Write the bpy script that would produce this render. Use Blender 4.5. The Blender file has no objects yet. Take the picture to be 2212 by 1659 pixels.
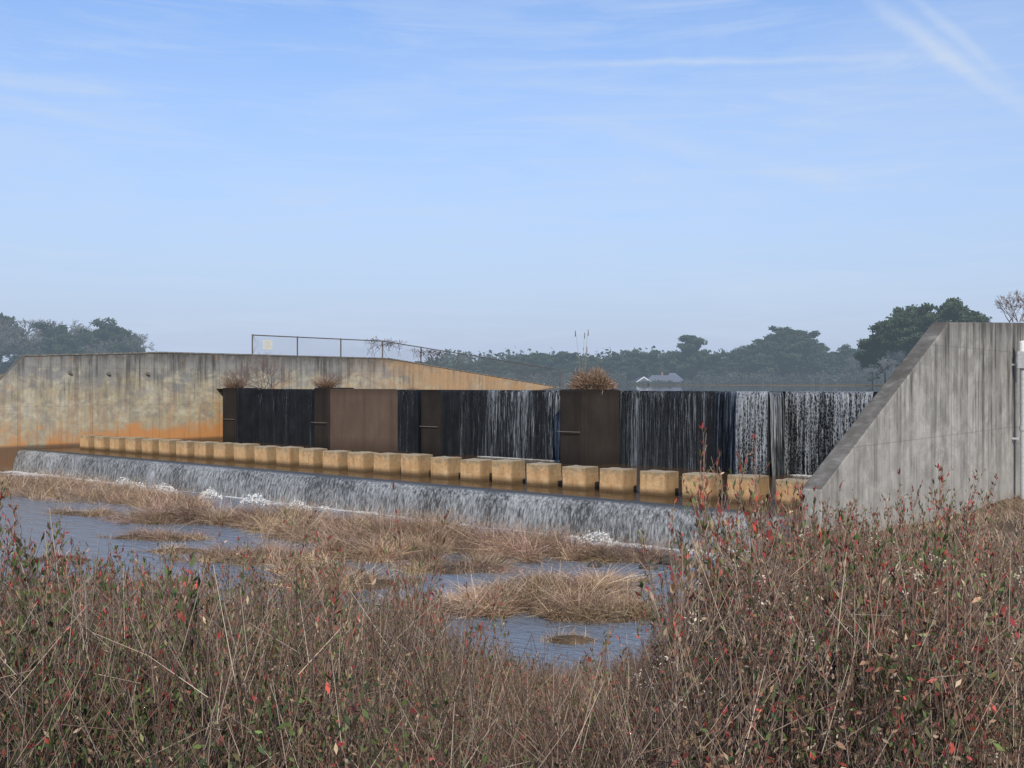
import bpy, math, numpy as np, bmesh
from mathutils import Matrix, Vector
from mathutils import noise as mn
R=np.random.RandomState(7)
scene=bpy.context.scene
scene.view_settings.view_transform='Standard'; scene.view_settings.look='None'; scene.view_settings.exposure=0
COL=scene.collection
EYE=5.4; RZ=.12
DX,DY=.7714,-.6366     # along the weir, towards the near abutment
NX,NY=.6366,.7714      # upstream
ROT=math.atan2(DY,DX)
def st2w(s,t): return (s*DX+t*NX, s*DY+t*NY)
def sstep(x,a,b):
    u=np.clip((x-a)/(b-a),0,1); return u*u*(3-2*u)

# ------------------------------------------------------------ material helpers
class G:
    def __init__(s,name,world=None):
        if world: s.nt=world.node_tree
        else:
            s.m=bpy.data.materials.new(name); s.m.use_nodes=True; s.nt=s.m.node_tree
        s.nt.nodes.clear()
    def n(s,ty,ins=None,**pr):
        nd=s.nt.nodes.new(ty)
        for k,v in pr.items(): setattr(nd,k,v)
        for k,v in (ins or {}).items():
            if isinstance(v,bpy.types.NodeSocket): s.nt.links.new(v,nd.inputs[k])
            else:
                nd.inputs[k].default_value=v
        return nd
    def coord(s,kind='Object'): return s.n('ShaderNodeTexCoord').outputs[kind]
    def mp(s,v,scale,loc=(0,0,0)): return s.n('ShaderNodeMapping',{'Vector':v,'Scale':scale,'Location':loc}).outputs[0]
    def noise(s,v,scale=1,detail=4,rough=.55,dist=0): return s.n('ShaderNodeTexNoise',{'Vector':v,'Scale':scale,'Detail':detail,'Roughness':rough,'Distortion':dist}).outputs['Fac']
    def mr(s,v,a,b,c=0,d=1): return s.n('ShaderNodeMapRange',{'Value':v,'From Min':a,'From Max':b,'To Min':c,'To Max':d}).outputs[0]
    def ma(s,op,a,b=0.,c=0.): return s.n('ShaderNodeMath',{0:a,1:b,2:c},operation=op).outputs[0]
    def mix(s,f,a,b,blend='MIX'):
        nd=s.n('ShaderNodeMix',data_type='RGBA',blend_type=blend)
        for i,v in ((0,f),(6,a),(7,b)):
            if isinstance(v,bpy.types.NodeSocket): s.nt.links.new(v,nd.inputs[i])
            else: nd.inputs[i].default_value=(tuple(v)+(1,))[:4] if i else v
        return nd.outputs[2]
    def sep(s,v): return s.n('ShaderNodeSeparateXYZ',{0:v}).outputs
    def bump(s,h,st=.3,d=.05): return s.n('ShaderNodeBump',{'Height':h,'Strength':st,'Distance':d}).outputs[0]
    def bsdf(s,col,rough=.8,normal=None,spec=.3,**kw):
        i={'Base Color':col if isinstance(col,bpy.types.NodeSocket) else tuple(col)+(1,),'Roughness':rough,'Specular IOR Level':spec}
        if normal is not None: i['Normal']=normal
        i.update(kw)
        return s.n('ShaderNodeBsdfPrincipled',i).outputs[0]
    def out(s,sh): s.n('ShaderNodeOutputMaterial',{'Surface':sh}); return s.m

def M_concrete(name,grey,tan,cream,rust,pool=1.4,tanz=(6.6,4.2),rustz=(3.0,1.5),rustamt=1.,top=7.4,tanamt=1.,joint=4.8,creamamt=.7,streak=1.,reach=4.2,far=False):
    g=G(name); c=g.coord(); x,y,z=g.sep(c)
    big=g.noise(g.mp(c,(.35,.35,.6)),1,5,.6,.6)
    med=g.noise(c,2.5,6,.65)
    fine=g.noise(c,18,4,.6)
    tz=g.mr(z,tanz[0],tanz[1])
    if far: tz=g.ma('ADD',tz,g.mr(y,56,66,0,.7))
    tm=g.ma('MULTIPLY',g.mr(g.ma('ADD',tz,g.mr(big,.35,.65,-.45,.45)),.25,.75),tanamt)
    base=g.mix(tm,grey,tan)
    sw=g.noise(g.mp(c,(.35,.35,.7)),1.1,6,.6,1.4)
    zb=g.ma('MULTIPLY',g.mr(z,tanz[0]+.3,tanz[0]-.6),g.mr(z,2.1,3.0))
    base=g.mix(g.ma('MULTIPLY',g.mr(sw,.48,.57,0,creamamt),zb),base,cream)
    base=g.mix(g.ma('MULTIPLY',g.mr(g.noise(g.mp(c,(.8,.8,1.),(3,5,1)),1.1,6,.7,1.),.5,.58,0,.5*creamamt),g.mr(z,2.6,3.4)),base,tuple(v*.8 for v in grey))
    base=g.mix(g.mr(med,.3,.75,0,.45),base,tuple(v*.55 for v in grey))
    base=g.mix(g.mr(g.noise(c,1.1,7,.72,.4),.48,.6,0,.45),base,tuple(v*.6 for v in grey))
    # vertical streaks, broken up by blotches
    brk=g.mr(g.noise(g.mp(c,(.6,.6,.4)),1,3,.6),.36,.58,.15,1)
    st=g.noise(g.mp(c,(1.3,1.3,.07)),1.6,6,.72,.12)
    st2=g.noise(g.mp(c,(4,4,.16)),1.4,5,.7,.15)
    topm=g.ma('MULTIPLY',g.mr(z,top-reach,top-.4,0.15,1),brk)
    base=g.mix(g.ma('MINIMUM',g.ma('MULTIPLY',g.mr(st,.47,.58),g.ma('MULTIPLY',topm,.95*streak)),.92),base,(.06,.056,.048))
    base=g.mix(g.ma('MINIMUM',g.ma('MULTIPLY',g.mr(st2,.50,.66),g.ma('MULTIPLY',topm,.65*streak)),.85),base,(.085,.08,.07))
    base=g.mix(g.ma('MULTIPLY',g.mr(st2,.28,.40,1,0),g.ma('MULTIPLY',brk,.35)),base,(.58,.56,.51))
    base=g.mix(g.ma('MULTIPLY',g.mr(z,top-.6,top-.02),g.mr(med,.3,.6,.3,.8)),base,(.07,.066,.057))
    rz=g.mr(z,rustz[0],rustz[1])
    if far: rz=g.ma('MULTIPLY',rz,g.mr(y,29,38,.85,1.6))
    rm=g.ma('MULTIPLY',g.mr(g.ma('ADD',rz,g.mr(g.noise(g.mp(c,(.3,.3,.3)),1.5,6,.65),.35,.65,-.8,.45)),.2,.9),rustamt)
    base=g.mix(rm,base,rust)
    if far: base=g.mix(g.ma('MULTIPLY',g.mr(y,54,66,0,.8),g.mr(big,.35,.6,.3,1)),base,(.48,.27,.12))
    drip=g.noise(g.mp(c,(2.6,2.6,.1)),1.3,4,.6)
    base=g.mix(g.ma('MULTIPLY',g.ma('MULTIPLY',g.mr(drip,.50,.64),g.mr(z,rustz[0]+2.2,rustz[1]+.4)),.8*rustamt),base,tuple(v*.8 for v in rust))
    base=g.mix(g.mr(z,pool+.3,pool+.1,0,.8),base,(.06,.04,.025))
    fr=g.ma('FRACT',g.ma('DIVIDE',y,joint)); jm=g.ma('LESS_THAN',fr,.006)
    fz=g.ma('FRACT',g.ma('DIVIDE',g.ma('ADD',z,.9),2.44)); jz=g.ma('LESS_THAN',fz,.012)
    base=g.mix(g.ma('MULTIPLY',g.ma('MAXIMUM',jm,g.ma('MULTIPLY',jz,.5)),.55),base,(.08,.075,.07))
    base=g.mix(g.mr(fine,.3,.7,0,.25),base,(.12,.11,.1))
    nz=g.sep(g.n('ShaderNodeNewGeometry').outputs['Normal'])[2]
    base=g.mix(g.ma('MULTIPLY',g.mr(nz,.3,.6),g.mr(med,.25,.6,.5,.9)),base,(.085,.075,.06))
    h=g.ma('ADD',g.ma('MULTIPLY',med,.6),g.ma('MULTIPLY',fine,.3))
    return g.out(g.bsdf(base,.9,g.bump(h,.5,.04)))

def M_block():
    g=G('block_concrete'); c=g.coord(); x,y,z=g.sep(c)
    rnd=g.n('ShaderNodeObjectInfo').outputs['Random']
    off=g.n('ShaderNodeCombineXYZ',{0:g.ma('MULTIPLY',rnd,60.),1:0.,2:g.ma('MULTIPLY',rnd,23.)}).outputs[0]
    v=g.n('ShaderNodeVectorMath',{0:c,1:off},operation='ADD').outputs[0]
    a=g.noise(v,2.2,6,.65); b=g.noise(g.mp(v,(3,3,.6)),1.6,4,.6)
    base=g.mix(g.mr(a,.35,.65),(.50,.29,.13),(.60,.41,.22))
    base=g.mix(g.mr(b,.48,.7,0,.7),base,(.40,.205,.085))
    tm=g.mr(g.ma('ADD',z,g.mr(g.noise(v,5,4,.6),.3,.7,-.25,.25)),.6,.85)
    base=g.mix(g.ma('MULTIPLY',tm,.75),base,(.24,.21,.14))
    base=g.mix(g.mr(g.noise(v,7,5,.7),.54,.68,0,.55),base,(.13,.105,.06))
    nz=g.sep(g.n('ShaderNodeNewGeometry').outputs['Normal'])[2]
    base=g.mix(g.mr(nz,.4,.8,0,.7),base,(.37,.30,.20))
    base=g.mix(g.mr(x,1.02,1.07,0,.6),base,(.15,.10,.05))  # shade of the near end face painted into the colour
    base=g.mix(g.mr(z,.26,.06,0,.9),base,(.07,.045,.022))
    return g.out(g.bsdf(base,.9,g.bump(g.noise(v,12,6,.7),.8,.04)))

def M_weir(name,c1,c2,c3,streak=1.,rough=.75):
    g=G(name); c=g.coord()
    a=g.noise(g.mp(c,(3,3,.16)),1.2,6,.72,.2); b=g.noise(g.mp(c,(9,9,.35)),1.2,5,.7,.2); d=g.noise(c,1.2,6,.65)
    base=g.mix(g.mr(a,.35,.65),c1,c2)
    base=g.mix(g.mr(b,.55,.75,0,.55*streak),base,c3)
    base=g.mix(g.mr(d,.4,.65,0,.6),base,tuple(v*.75 for v in c1))
    return g.out(g.bsdf(base,rough,g.bump(g.ma('ADD',b,a),.4*streak,.05),spec=.12))
def M_rust(name,c1,c2):
    g=G(name); c=g.coord(); x,y,z=g.sep(c)
    a=g.noise(g.mp(c,(.8,.8,.5)),1.,6,.6,.5); b=g.noise(c,9,5,.7); s_=g.noise(g.mp(c,(2.2,2.2,.15)),1.,4,.6)
    base=g.mix(g.mr(a,.3,.7),c1,c2)
    base=g.mix(g.mr(s_,.48,.7,0,.5),base,tuple(v*.5 for v in c1))
    base=g.mix(g.mr(b,.5,.8,0,.3),base,tuple(v*.6 for v in c1))
    base=g.mix(g.mr(z,3.6,4.15,0,.6),base,tuple(v*.45 for v in c1))
    base=g.mix(g.mr(z,1.2,.5,0,.6),base,tuple(v*.5 for v in c1))
    return g.out(g.bsdf(base,.8,g.bump(b,.25,.02),spec=.12))

def M_curtain(name,lo,hi,vz,sc=9.,white=(.60,.63,.66),cell=0.,fade=0.):
    g=G(name); c=g.coord(); x,y,z=g.sep(c)
    a=g.noise(g.mp(c,(sc,sc,vz)),1,4,.7,.3)
    b=g.noise(g.mp(c,(sc*3.2,sc*3.2,vz*4.)),1,4,.75,.4)
    w=g.noise(g.mp(c,(.8,.8,.05)),1,3,.5)
    m=g.ma('ADD',g.ma('ADD',g.ma('MULTIPLY',a,.42),g.ma('MULTIPLY',b,.48)),g.ma('MULTIPLY',w,.35))
    if cell:
        wv=g.n('ShaderNodeVectorMath',{0:g.mp(c,(8,8,4.5)),1:g.n('ShaderNodeTexNoise',{'Vector':c,'Scale':2.5,'Detail':3.}).outputs['Color']},operation='ADD').outputs[0]
        vo=g.n('ShaderNodeTexVoronoi',{'Vector':wv,'Scale':1.2,'Randomness':1.},feature='DISTANCE_TO_EDGE').outputs[0]
        m=g.ma('ADD',m,g.mr(vo,0,.2,cell,-cell*.6))
    if fade: m=g.ma('ADD',m,g.mr(z,5.1,1.5,fade,-fade*.4))
    f=g.mr(m,lo,hi)
    wat=g.bsdf(g.mix(f,(.06,.068,.075),white),.4,g.bump(b,.6,.05),spec=.3)
    tr=g.n('ShaderNodeBsdfTransparent').outputs[0]
    al=g.mr(m,lo-.05,lo+.07)
    return g.out(g.n('ShaderNodeMixShader',{0:al,1:tr,2:wat}).outputs[0])

def M_lower():
    g=G('falling_water'); c=g.coord(); x,y,z=g.sep(c)
    a=g.noise(g.mp(c,(9,9,.12)),1,4,.65,.1); b=g.noise(g.mp(c,(24,24,.45)),1,5,.8,.15); w=g.noise(g.mp(c,(.45,.45,.2)),1,3,.5)
    m=g.ma('ADD',g.ma('ADD',g.ma('MULTIPLY',a,.5),g.ma('MULTIPLY',b,.5)),g.ma('MULTIPLY',w,.3))
    f=g.mr(m,.575,.90)
    col=g.mix(f,(.05,.052,.05),(.60,.61,.61))
    col=g.mix(g.mr(z,1.33,1.41),col,(.05,.05,.045))
    return g.out(g.bsdf(col,.5,g.bump(g.ma('ADD',a,b),.35,.03),spec=.25))

def M_water(name,deep,foam=False,bscale=1.,bst=.35,rough=.06):
    g=G(name); c=g.coord(); x,y,z=g.sep(c)
    n1=g.noise(g.mp(c,(.9*bscale,2.0*bscale,1)),1,4,.6,.4); n2=g.noise(g.mp(c,(4*bscale,7*bscale,1)),1,4,.6,.3)
    h=g.ma('ADD',g.ma('MULTIPLY',n1,1.),g.ma('MULTIPLY',n2,.35))
    col=deep
    r=rough
    if foam:
        near=g.mr(y,24.6,28.6,0,1); near=g.ma('POWER',near,2.4)
        fn=g.noise(g.mp(c,(.7,1.1,1)),1.1,6,.7,1.2); big=g.noise(g.mp(c,(.14,.2,1)),1,3,.5)
        s=g.ma('ADD',g.ma('ADD',g.ma('MULTIPLY',fn,.75),g.ma('MULTIPLY',big,.6)),g.ma('MULTIPLY',near,.32))
        fm=g.mr(s,.87,.97)
        fm=g.ma('MULTIPLY',fm,g.mr(g.noise(c,7,4,.7),.3,.5,.35,1))
        col=g.mix(fm,deep,(.75,.75,.73)); r=g.mr(fm,0,1,rough,.7)
    return g.out(g.bsdf(col,r,g.bump(h,bst,.25),spec=.5,**{'IOR':1.33}))

def M_plant(name='plant_leaf',rough=.65,air=None):
    g=G(name); a=g.n('ShaderNodeAttribute',attribute_name='Col').outputs['Color']
    kw={}
    if air: kw={'Emission Color':tuple(air)+(1,),'Emission Strength':1.}   # airlight of the hazy distance, put into the foliage as a faint glow
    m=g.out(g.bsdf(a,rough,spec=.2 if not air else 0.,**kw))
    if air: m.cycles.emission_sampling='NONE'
    return m

def M_simple(name,c1,c2,scale=6,rough=.7,metal=0.,bst=.3):
    g=G(name); c=g.coord(); n=g.noise(c,scale,5,.65)
    return g.out(g.bsdf(g.mix(g.mr(n,.35,.65),c1,c2),rough,g.bump(n,bst,.02),Metallic=metal))

def M_ground():
    g=G('earth'); c=g.coord()
    a=g.noise(c,.6,6,.7); b=g.noise(c,6,6,.7); d=g.noise(c,.02,4,.6)
    base=g.mix(g.mr(b,.35,.65),(.10,.068,.042),(.26,.19,.12))
    base=g.mix(g.mr(a,.45,.65,0,.6),base,(.14,.11,.06))
    base=g.mix(g.mr(d,.5,.6,0,.5),base,(.12,.125,.07))
    return g.out(g.bsdf(base,.95,g.bump(b,.8,.08)))

MP=M_plant()
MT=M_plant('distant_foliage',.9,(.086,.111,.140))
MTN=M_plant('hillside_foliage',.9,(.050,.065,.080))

# ------------------------------------------------------------ mesh helpers
def mk(name,V,F,mat,col=None,smooth=False):
    me=bpy.data.meshes.new(name)
    V=np.asarray(V,dtype=np.float32)
    if isinstance(F,np.ndarray):
        k=F.shape[1]; me.vertices.add(len(V)); me.vertices.foreach_set('co',V.ravel())
        me.loops.add(F.size); me.loops.foreach_set('vertex_index',F.astype(np.int32).ravel())
        me.polygons.add(len(F)); me.polygons.foreach_set('loop_start',np.arange(0,F.size,k,dtype=np.int32))
        me.update(calc_edges=True)
    else: me.from_pydata(V.tolist(),[],F)
    if col is not None:
        at=me.color_attributes.new('Col','FLOAT_COLOR','POINT')
        c=np.ones((len(V),4),np.float32); c[:,:3]=col; at.data.foreach_set('color',c.ravel())
    me.materials.append(mat)
    if smooth: me.polygons.foreach_set('use_smooth',np.ones(len(me.polygons),bool))
    me.update(); me.validate()
    return me
def ob(name,me,loc=(0,0,0),rz=0.,parent=None,label=None,cat=None,kind=None,group=None,scale=None,rx=0,ry=0):
    o=bpy.data.objects.new(name,me); COL.objects.link(o)
    o.location=loc; o.rotation_euler=(rx,ry,rz)
    if scale is not None: o.scale=scale if hasattr(scale,'__len__') else (scale,)*3
    if parent: o.parent=parent
    if label: o['label']=label
    if cat: o['category']=cat
    if kind: o['kind']=kind
    if group: o['group']=group
    return o
def dam(name,me,s=0,t=0,z=0,**k):
    X,Y=st2w(s,t); return ob(name,me,(X,Y,z),ROT,**k)
def bev(o,w=.02,seg=2):
    m=o.modifiers.new('b','BEVEL'); m.width=w; m.segments=seg; m.limit_method='ANGLE'; return o
def prism(poly,a,b,axis='z'):
    n=len(poly); V=[]
    for h in (a,b):
        for p in poly:
            V.append((p[0],p[1],h) if axis=='z' else (h,p[0],p[1]))
    F=[list(range(n))[::-1],list(range(n,2*n))]+[[i,(i+1)%n,n+(i+1)%n,n+i] for i in range(n)]
    return V,F
def boxv(x0,x1,y0,y1,z0,z1): return prism([(x0,y0),(x1,y0),(x1,y1),(x0,y1)],z0,z1)
def join(parts):
    V=[];F=[]
    for v,f in parts:
        o=len(V); V+=list(v); F+=[[i+o for i in q] for q in f]
    return V,F
def cyl(r0,r1,p0,p1,n=12):
    p0=Vector(p0);p1=Vector(p1);q=(p1-p0).to_track_quat('Z','Y');V=[]
    for p,r in ((p0,r0),(p1,r1)):
        for i in range(n):
            a=2*math.pi*i/n; V.append(tuple(p+q@Vector((r*math.cos(a),r*math.sin(a),0))))
    return V,[list(range(n))[::-1],list(range(n,2*n))]+[[i,(i+1)%n,n+(i+1)%n,n+i] for i in range(n)]
def fixn(me):
    b=bmesh.new(); b.from_mesh(me); bmesh.ops.recalc_face_normals(b,faces=b.faces); b.to_mesh(me); b.free(); return me
def solid(name,vf,mat): return fixn(mk(name,vf[0],vf[1],mat))

def unit(v): return v/(np.linalg.norm(v,axis=-1,keepdims=True)+1e-9)
def tubes(P0,P1,r0,r1,C):
    n=len(P0); d=unit(P1-P0); ref=np.tile([0.3,0.9,0.2],(n,1)); u=unit(np.cross(d,ref)); w=np.cross(d,u)
    V=np.zeros((n,6,3))
    for i in range(3):
        a=2*math.pi*i/3; o=u*math.cos(a)+w*math.sin(a)
        V[:,i]=P0+o*r0[:,None]; V[:,3+i]=P1+o*r1[:,None]
    b=(np.arange(n)*6)[:,None]
    F=np.concatenate([b+np.array([[i,(i+1)%3,3+(i+1)%3,3+i]]) for i in range(3)])
    return V.reshape(-1,3),F,np.repeat(C,6,axis=0)
def leaves(P,D,L,W,C,rs):
    n=len(P); D=unit(D); u=unit(np.cross(D,rs.normal(size=(n,3))))
    nn=np.cross(D,u)
    mid=P+D*(L*.5)[:,None]+nn*(L*.06)[:,None]
    V=np.stack([P,mid+u*(W*.5)[:,None],P+D*L[:,None],mid-u*(W*.5)[:,None]],1)
    F=(np.arange(n)*4)[:,None]+np.array([[0,1,2,3]])
    return V.reshape(-1,3),F,np.repeat(C,4,axis=0)
def cat(ps):
    V=[];F=[];C=[];o=0
    for v,f,c in ps:
        V.append(v);F.append(f+o);C.append(c);o+=len(v)
    return np.concatenate(V),np.concatenate(F),np.concatenate(C)
def blades(P,D,L,W,bend,C,rs,K=4):
    n=len(P); D=unit(D); bd=rs.normal(size=(n,3)); bd[:,2]=-.5; bd=unit(bd)
    side=unit(np.cross(D,bd)); pts=[]
    for k in range(K):
        f=k/(K-1); c=P+D*(L*f)[:,None]+bd*(L*bend*f*f)[:,None]; w=(W*(1-.85*f))[:,None]*.5
        pts+= [c-side*w,c+side*w]
    V=np.stack(pts,1); b=(np.arange(n)*2*K)[:,None]
    F=np.concatenate([b+np.array([[2*k,2*k+1,2*k+3,2*k+2]]) for k in range(K-1)])
    return V.reshape(-1,3),F,np.repeat(C,2*K,axis=0)
def pal(cols,w,n,rs,j=.25):
    c=np.array(cols)[rs.choice(len(cols),n,p=np.array(w)/sum(w))]
    return c*np.exp(rs.normal(0,j,(n,1)))

# ------------------------------------------------------------ terrain
def terrain(X,Y):
    X=np.asarray(X,float);Y=np.asarray(Y,float)
    s=DX*X+DY*Y; t=NX*X+NY*Y
    ysh=np.interp(X,[-60,-20,-10,-4,0,3,4.5,5.5,6.5],[10,13,14.5,16,18,18.6,20,24,60])
    u=np.clip(Y,0,None)/ysh
    bank=np.clip(3.75*(1-u**1.6),-.9,None)
    right=np.interp(Y,[0,6,18,26,60],[3.75,3.1,1.95,1.7,1.7])+1.25*np.exp(-((X-13)/4.0)**2-((Y-19)/5.)**2)
    w=sstep(X,4.,8.)
    z=bank*(1-w)+right*w
    z=z+.06*np.sin(X*1.7+Y)*np.sin(Y*1.3-X*.6)
    inch=(s>-63.2)&(s<-8.75)
    z=np.where(inch&(t>19.5),np.where(t<28.9,-.9,.9),z)
    z=np.where((s<=-63.2),np.interp(t,[10,22,28,60,84,92],[-.9,1,6,6.3,4.3,3.]),z)
    z=np.where((s>=-8.75)&(t>38.5),np.interp(t,[38.5,45,60,75],[1.7,6.6,6.8,3.]),z)
    z=np.where(t>75,3.,z)
    yf=np.interp(X,[-900,-150,36,50,58,90,400],[300,340,350,200,128,105,60])
    far=sstep(Y-yf,0,12)
    z=z*(1-far)+far*5.16
    return z
A=lambda a,b,st:np.arange(a,b,st)
sa=np.concatenate([[-4000,-2000,-1200],A(-900,-200,25),A(-200,-70,8),A(-70,-63.6,1),[-63.41,-63.02],A(-62,-28,1.),A(-28,-9.4,.45),[-8.97,-8.56],A(-8.2,22,.45),A(22,80,4),A(80,700,20),[1000,2000,4000]])
ta=np.concatenate([[-3000,-800,-200,-60],A(-20,0,2),A(0,28.4,.45),[28.6,29.2],A(30,60,1.),A(60,140,4),A(140,700,12),[900,1300,2500,5000]])
SS,TT=np.meshgrid(sa,ta,indexing='ij')
XX=SS*DX+TT*NX; YY=SS*DY+TT*NY; ZZ=terrain(XX,YY)
V=np.stack([XX,YY,ZZ],-1).reshape(-1,3); ns,nt=SS.shape
I=np.arange(ns*nt).reshape(ns,nt)
F=np.stack([I[:-1,:-1],I[1:,:-1],I[1:,1:],I[:-1,1:]],-1).reshape(-1,4)
ob('ground',mk('ground',V,F,M_ground(),smooth=True),kind='structure',label='brown earth bank sloping down to the river')

# ------------------------------------------------------------ water
def plane(name,s0,s1,t0,t1,z,mat,label):
    me=mk(name,[(s0,t0,0),(s1,t0,0),(s1,t1,0),(s0,t1,0)],[[0,1,2,3]],mat)
    return dam(name,me,0,0,z,kind='structure',label=label)
plane('river',-260,60,-90,28.75,RZ,M_water('river_water',(.17,.195,.225),True,1.1,.4,.18),'rippled blue grey river below the small weir')
plane('pool',-62.99,-9,29.2,42.7,1.40,M_water('pool_water',(.075,.045,.022),False,1.0,.2,.08),'shallow brown pool around the baffle blocks')
plane('lake',-1500,1500,42.92,1200,5.065,M_water('lake_water',(.03,.04,.045),False,.6,.004,.02),'calm lake held behind the weir')

# ------------------------------------------------------------ training walls
MCL=M_concrete('stained_concrete',(.31,.30,.27),(.50,.42,.265),(.64,.57,.41),(.54,.25,.085),rustz=(3.3,1.6),streak=.95,far=True,rustamt=1.)
MCR=M_concrete('grey_concrete',(.34,.325,.295),(.47,.45,.405),(.57,.545,.49),(.30,.27,.2),pool=-3,tanz=(7.0,4.2),tanamt=.9,rustamt=.2,rustz=(2.4,1.4),top=7.45,joint=4.9,creamamt=.75,streak=1.25,reach=6.)
def wall_profile(zend,tend):
    top=[(29.2,EYE+1.70),(38.6,EYE+2.12),(59.9,EYE+2.12),(84.5,EYE-.42),(88,EYE-.8)]
    return [(tend,-1.2),(tend,zend)]+top+[(88,-1.2)]
wl=dam('concrete_wall',solid('training_wall',prism(wall_profile(2.2,24.6),-.45,0,'x'),MCL),-63,0,0,label='long stained tan and grey concrete training wall with orange waterline',cat='wall')
bev(wl,.03)
MR=M_simple('rusty_iron',(.12,.105,.085),(.20,.17,.13),14,.8)
for i,(tt,zz) in enumerate([(32.1,6.12),(34.7,6.08),(37.5,6.1)]):
    v=join([cyl(.09,.09,(0,0,0),(.16,0,0),14),cyl(.14,.14,(0.0,0,0),(.04,0,0),14),cyl(.065,.065,(.15,0,0),(.165,0,0),14)])
    ob('drain_pipe',solid('drain_pipe',v,MR),(0,tt,zz),parent=wl)
MCOP=M_simple('coping_concrete',(.10,.095,.08),(.24,.225,.19),4,.9)
ob('coping',solid('coping',prism([(29.2,7.103),(38.6,7.523),(59.9,7.523),(84.5,4.983),(84.5,5.08),(59.9,7.62),(38.6,7.62),(29.2,7.20)],-.5,.04,'x'),MCOP),parent=wl)
wr=dam('concrete_wall',solid('abutment_wall',prism(wall_profile(EYE-2.2,20.5),-.45,0,'x'),MCR),-8.54,0,0,label='weathered grey concrete abutment wall with sloping end above the shrubs',cat='wall'); bev(wr,.03)

# ------------------------------------------------------------ lower weir
prof=[(30.2,-1.),(30.2,1.30),(29.3,1.34),(29.0,1.30),(28.85,1.1),(28.72,.7),(28.6,.2),(28.5,-1.)]
dam('low_weir',solid('weir_sill',prism(prof,-62.99,-9.0,'x'),M_weir('wet_sill',(.03,.03,.03),(.06,.055,.05),(.09,.08,.07))),0,0,0,label='low dark concrete weir with water spilling over its crest',cat='weir')
def curtain(name,s0,s1,prof,mat,step=.035,amp=.04,seed=1,label='',axis='s',slope=0.):
    rs=np.random.RandomState(seed); n=max(4,int(abs(s1-s0)/step)); S=np.linspace(s0,s1,n)
    r1=np.convolve(rs.normal(size=n+8),np.ones(3)/3,'same')[4:n+4]; r2=np.convolve(rs.normal(size=n+40),np.hanning(17)/5,'same')[20:n+20]
    m=len(prof); V=np.zeros((n,m,3))
    for j,(t,z) in enumerate(prof):
        f=j/(m-1); a=amp*min(1,f*2.2)
        jit=rs.normal(size=n)*amp*.25*f
        d=t-(r1*.7+r2)*a*.6-jit+slope*(S-s0)
        if axis=='s': V[:,j,0]=S; V[:,j,1]=d
        else: V[:,j,1]=S; V[:,j,0]=-d
        V[:,j,2]=z
    I=np.arange(n*m).reshape(n,m); F=np.stack([I[:-1,:-1],I[1:,:-1],I[1:,1:],I[:-1,1:]],-1).reshape(-1,4)
    return dam(name,mk(name,V.reshape(-1,3),F,mat,smooth=True),0,0,0,kind='structure',label=label)
curtain('waterfall',-62.98,-9.01,[(29.5,1.405),(29.3,1.425),(29.08,1.41),(28.94,1.36),(28.82,1.24),(28.72,1.05),(28.63,.8),(28.56,.5),(28.5,.2),(28.45,-.05)],M_lower(),.035,.014,3,'thin silver sheet of water falling over the low weir')

# ------------------------------------------------------------ labyrinth weir
BW=42.6
BLK=M_weir('wet_black_steel',(.010,.011,.013),(.024,.026,.031),(.052,.055,.062))
BRN=M_rust('brown_stained_steel',(.024,.020,.017),(.040,.032,.027))
RST=M_rust('rusty_brown_plate',(.078,.055,.042),(.112,.078,.058))
CT=5.03
root=bpy.data.objects.new('labyrinth_weir',None); COL.objects.link(root)
X0,Y0=st2w(-36,42); root.location=(X0,Y0,1.0); root.rotation_euler=(0,0,ROT)
root['label']='tall zigzag weir wall of dark wet panels and brown piers'; root['category']='weir'
def lab(name,vf,mat,label=None,bw=.03):
    V=[(v[0]+36,v[1]-42,v[2]-1.0) for v in vf[0]]
    o=ob(name,solid(name,(V,vf[1]),mat),parent=root,label=label); 
    if bw: bev(o,bw)
    return o
noses=[(-59.3,5.13,BRN,BLK),(-49.85,5.17,BRN,BRN),(-40.4,5.04,BRN,BLK),(-30.76,5.13,BRN,BRN),(-20.96,5.03,BLK,BLK),(-11.3,5.03,BLK,BLK)]
for i,(s0,zt,mf,ms) in enumerate(noses):
    s1=s0+1.48
    lab('pier',boxv(s0,s1,41.0,BW+.5,.5,zt),ms,'dark brown stained pier' if ms is BRN else 'wet black pier',.10)
    if mf is not ms:
        lab('pier_nose',boxv(s0-.01,s1-.02,40.93,40.997,.5,zt+.005),mf,bw=.01)
    if i in (1,2,4):   # added wedge, flared so the pier casts no shadow on the panel
        lab('pier_shoulder',prism([(s0-.003,41.12),(s0-.003,BW-.003),(s0-1.9,BW-.003)],.5,CT-.01),BLK,'wet black angled wedge added to keep pier shadow off the panel')
    if i<4:
        v=join([cyl(.018,.018,(s0-.05,40.86,3.02),(s1-.1,40.86,3.02),8),cyl(.015,.015,(s0+.1,40.86,3.02),(s0+.1,41.0,3.02),8),cyl(.015,.015,(s1-.2,40.86,3.02),(s1-.2,41.0,3.02),8)])
        lab('rail',v,MR,bw=0)
lab('pier_shoulder',prism([(-29.277,41.1),(-28.2,BW-.003),(-29.277,BW-.003)],.5,5.12),BRN,'dark brown angled shoulder')
ends=[-63.0]+[n[0] for n in noses]
for i in range(6):
    a=ends[i]+(1.48 if i else 0.0); b=ends[i+1]
    if i==0: lab('weir_panel',boxv(a+.003,b+1.4,44.6,45.1,.5,CT),BLK,'wet black vertical weir panel'); lab('weir_panel',boxv(b+.9,b+1.4,BW+.503,44.597,.5,CT),BLK,'wet black vertical weir panel'); continue
    lab('weir_panel',boxv(a+.003,b-.003,BW,BW+.497,.5,CT),BLK,'wet black vertical weir panel')
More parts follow.
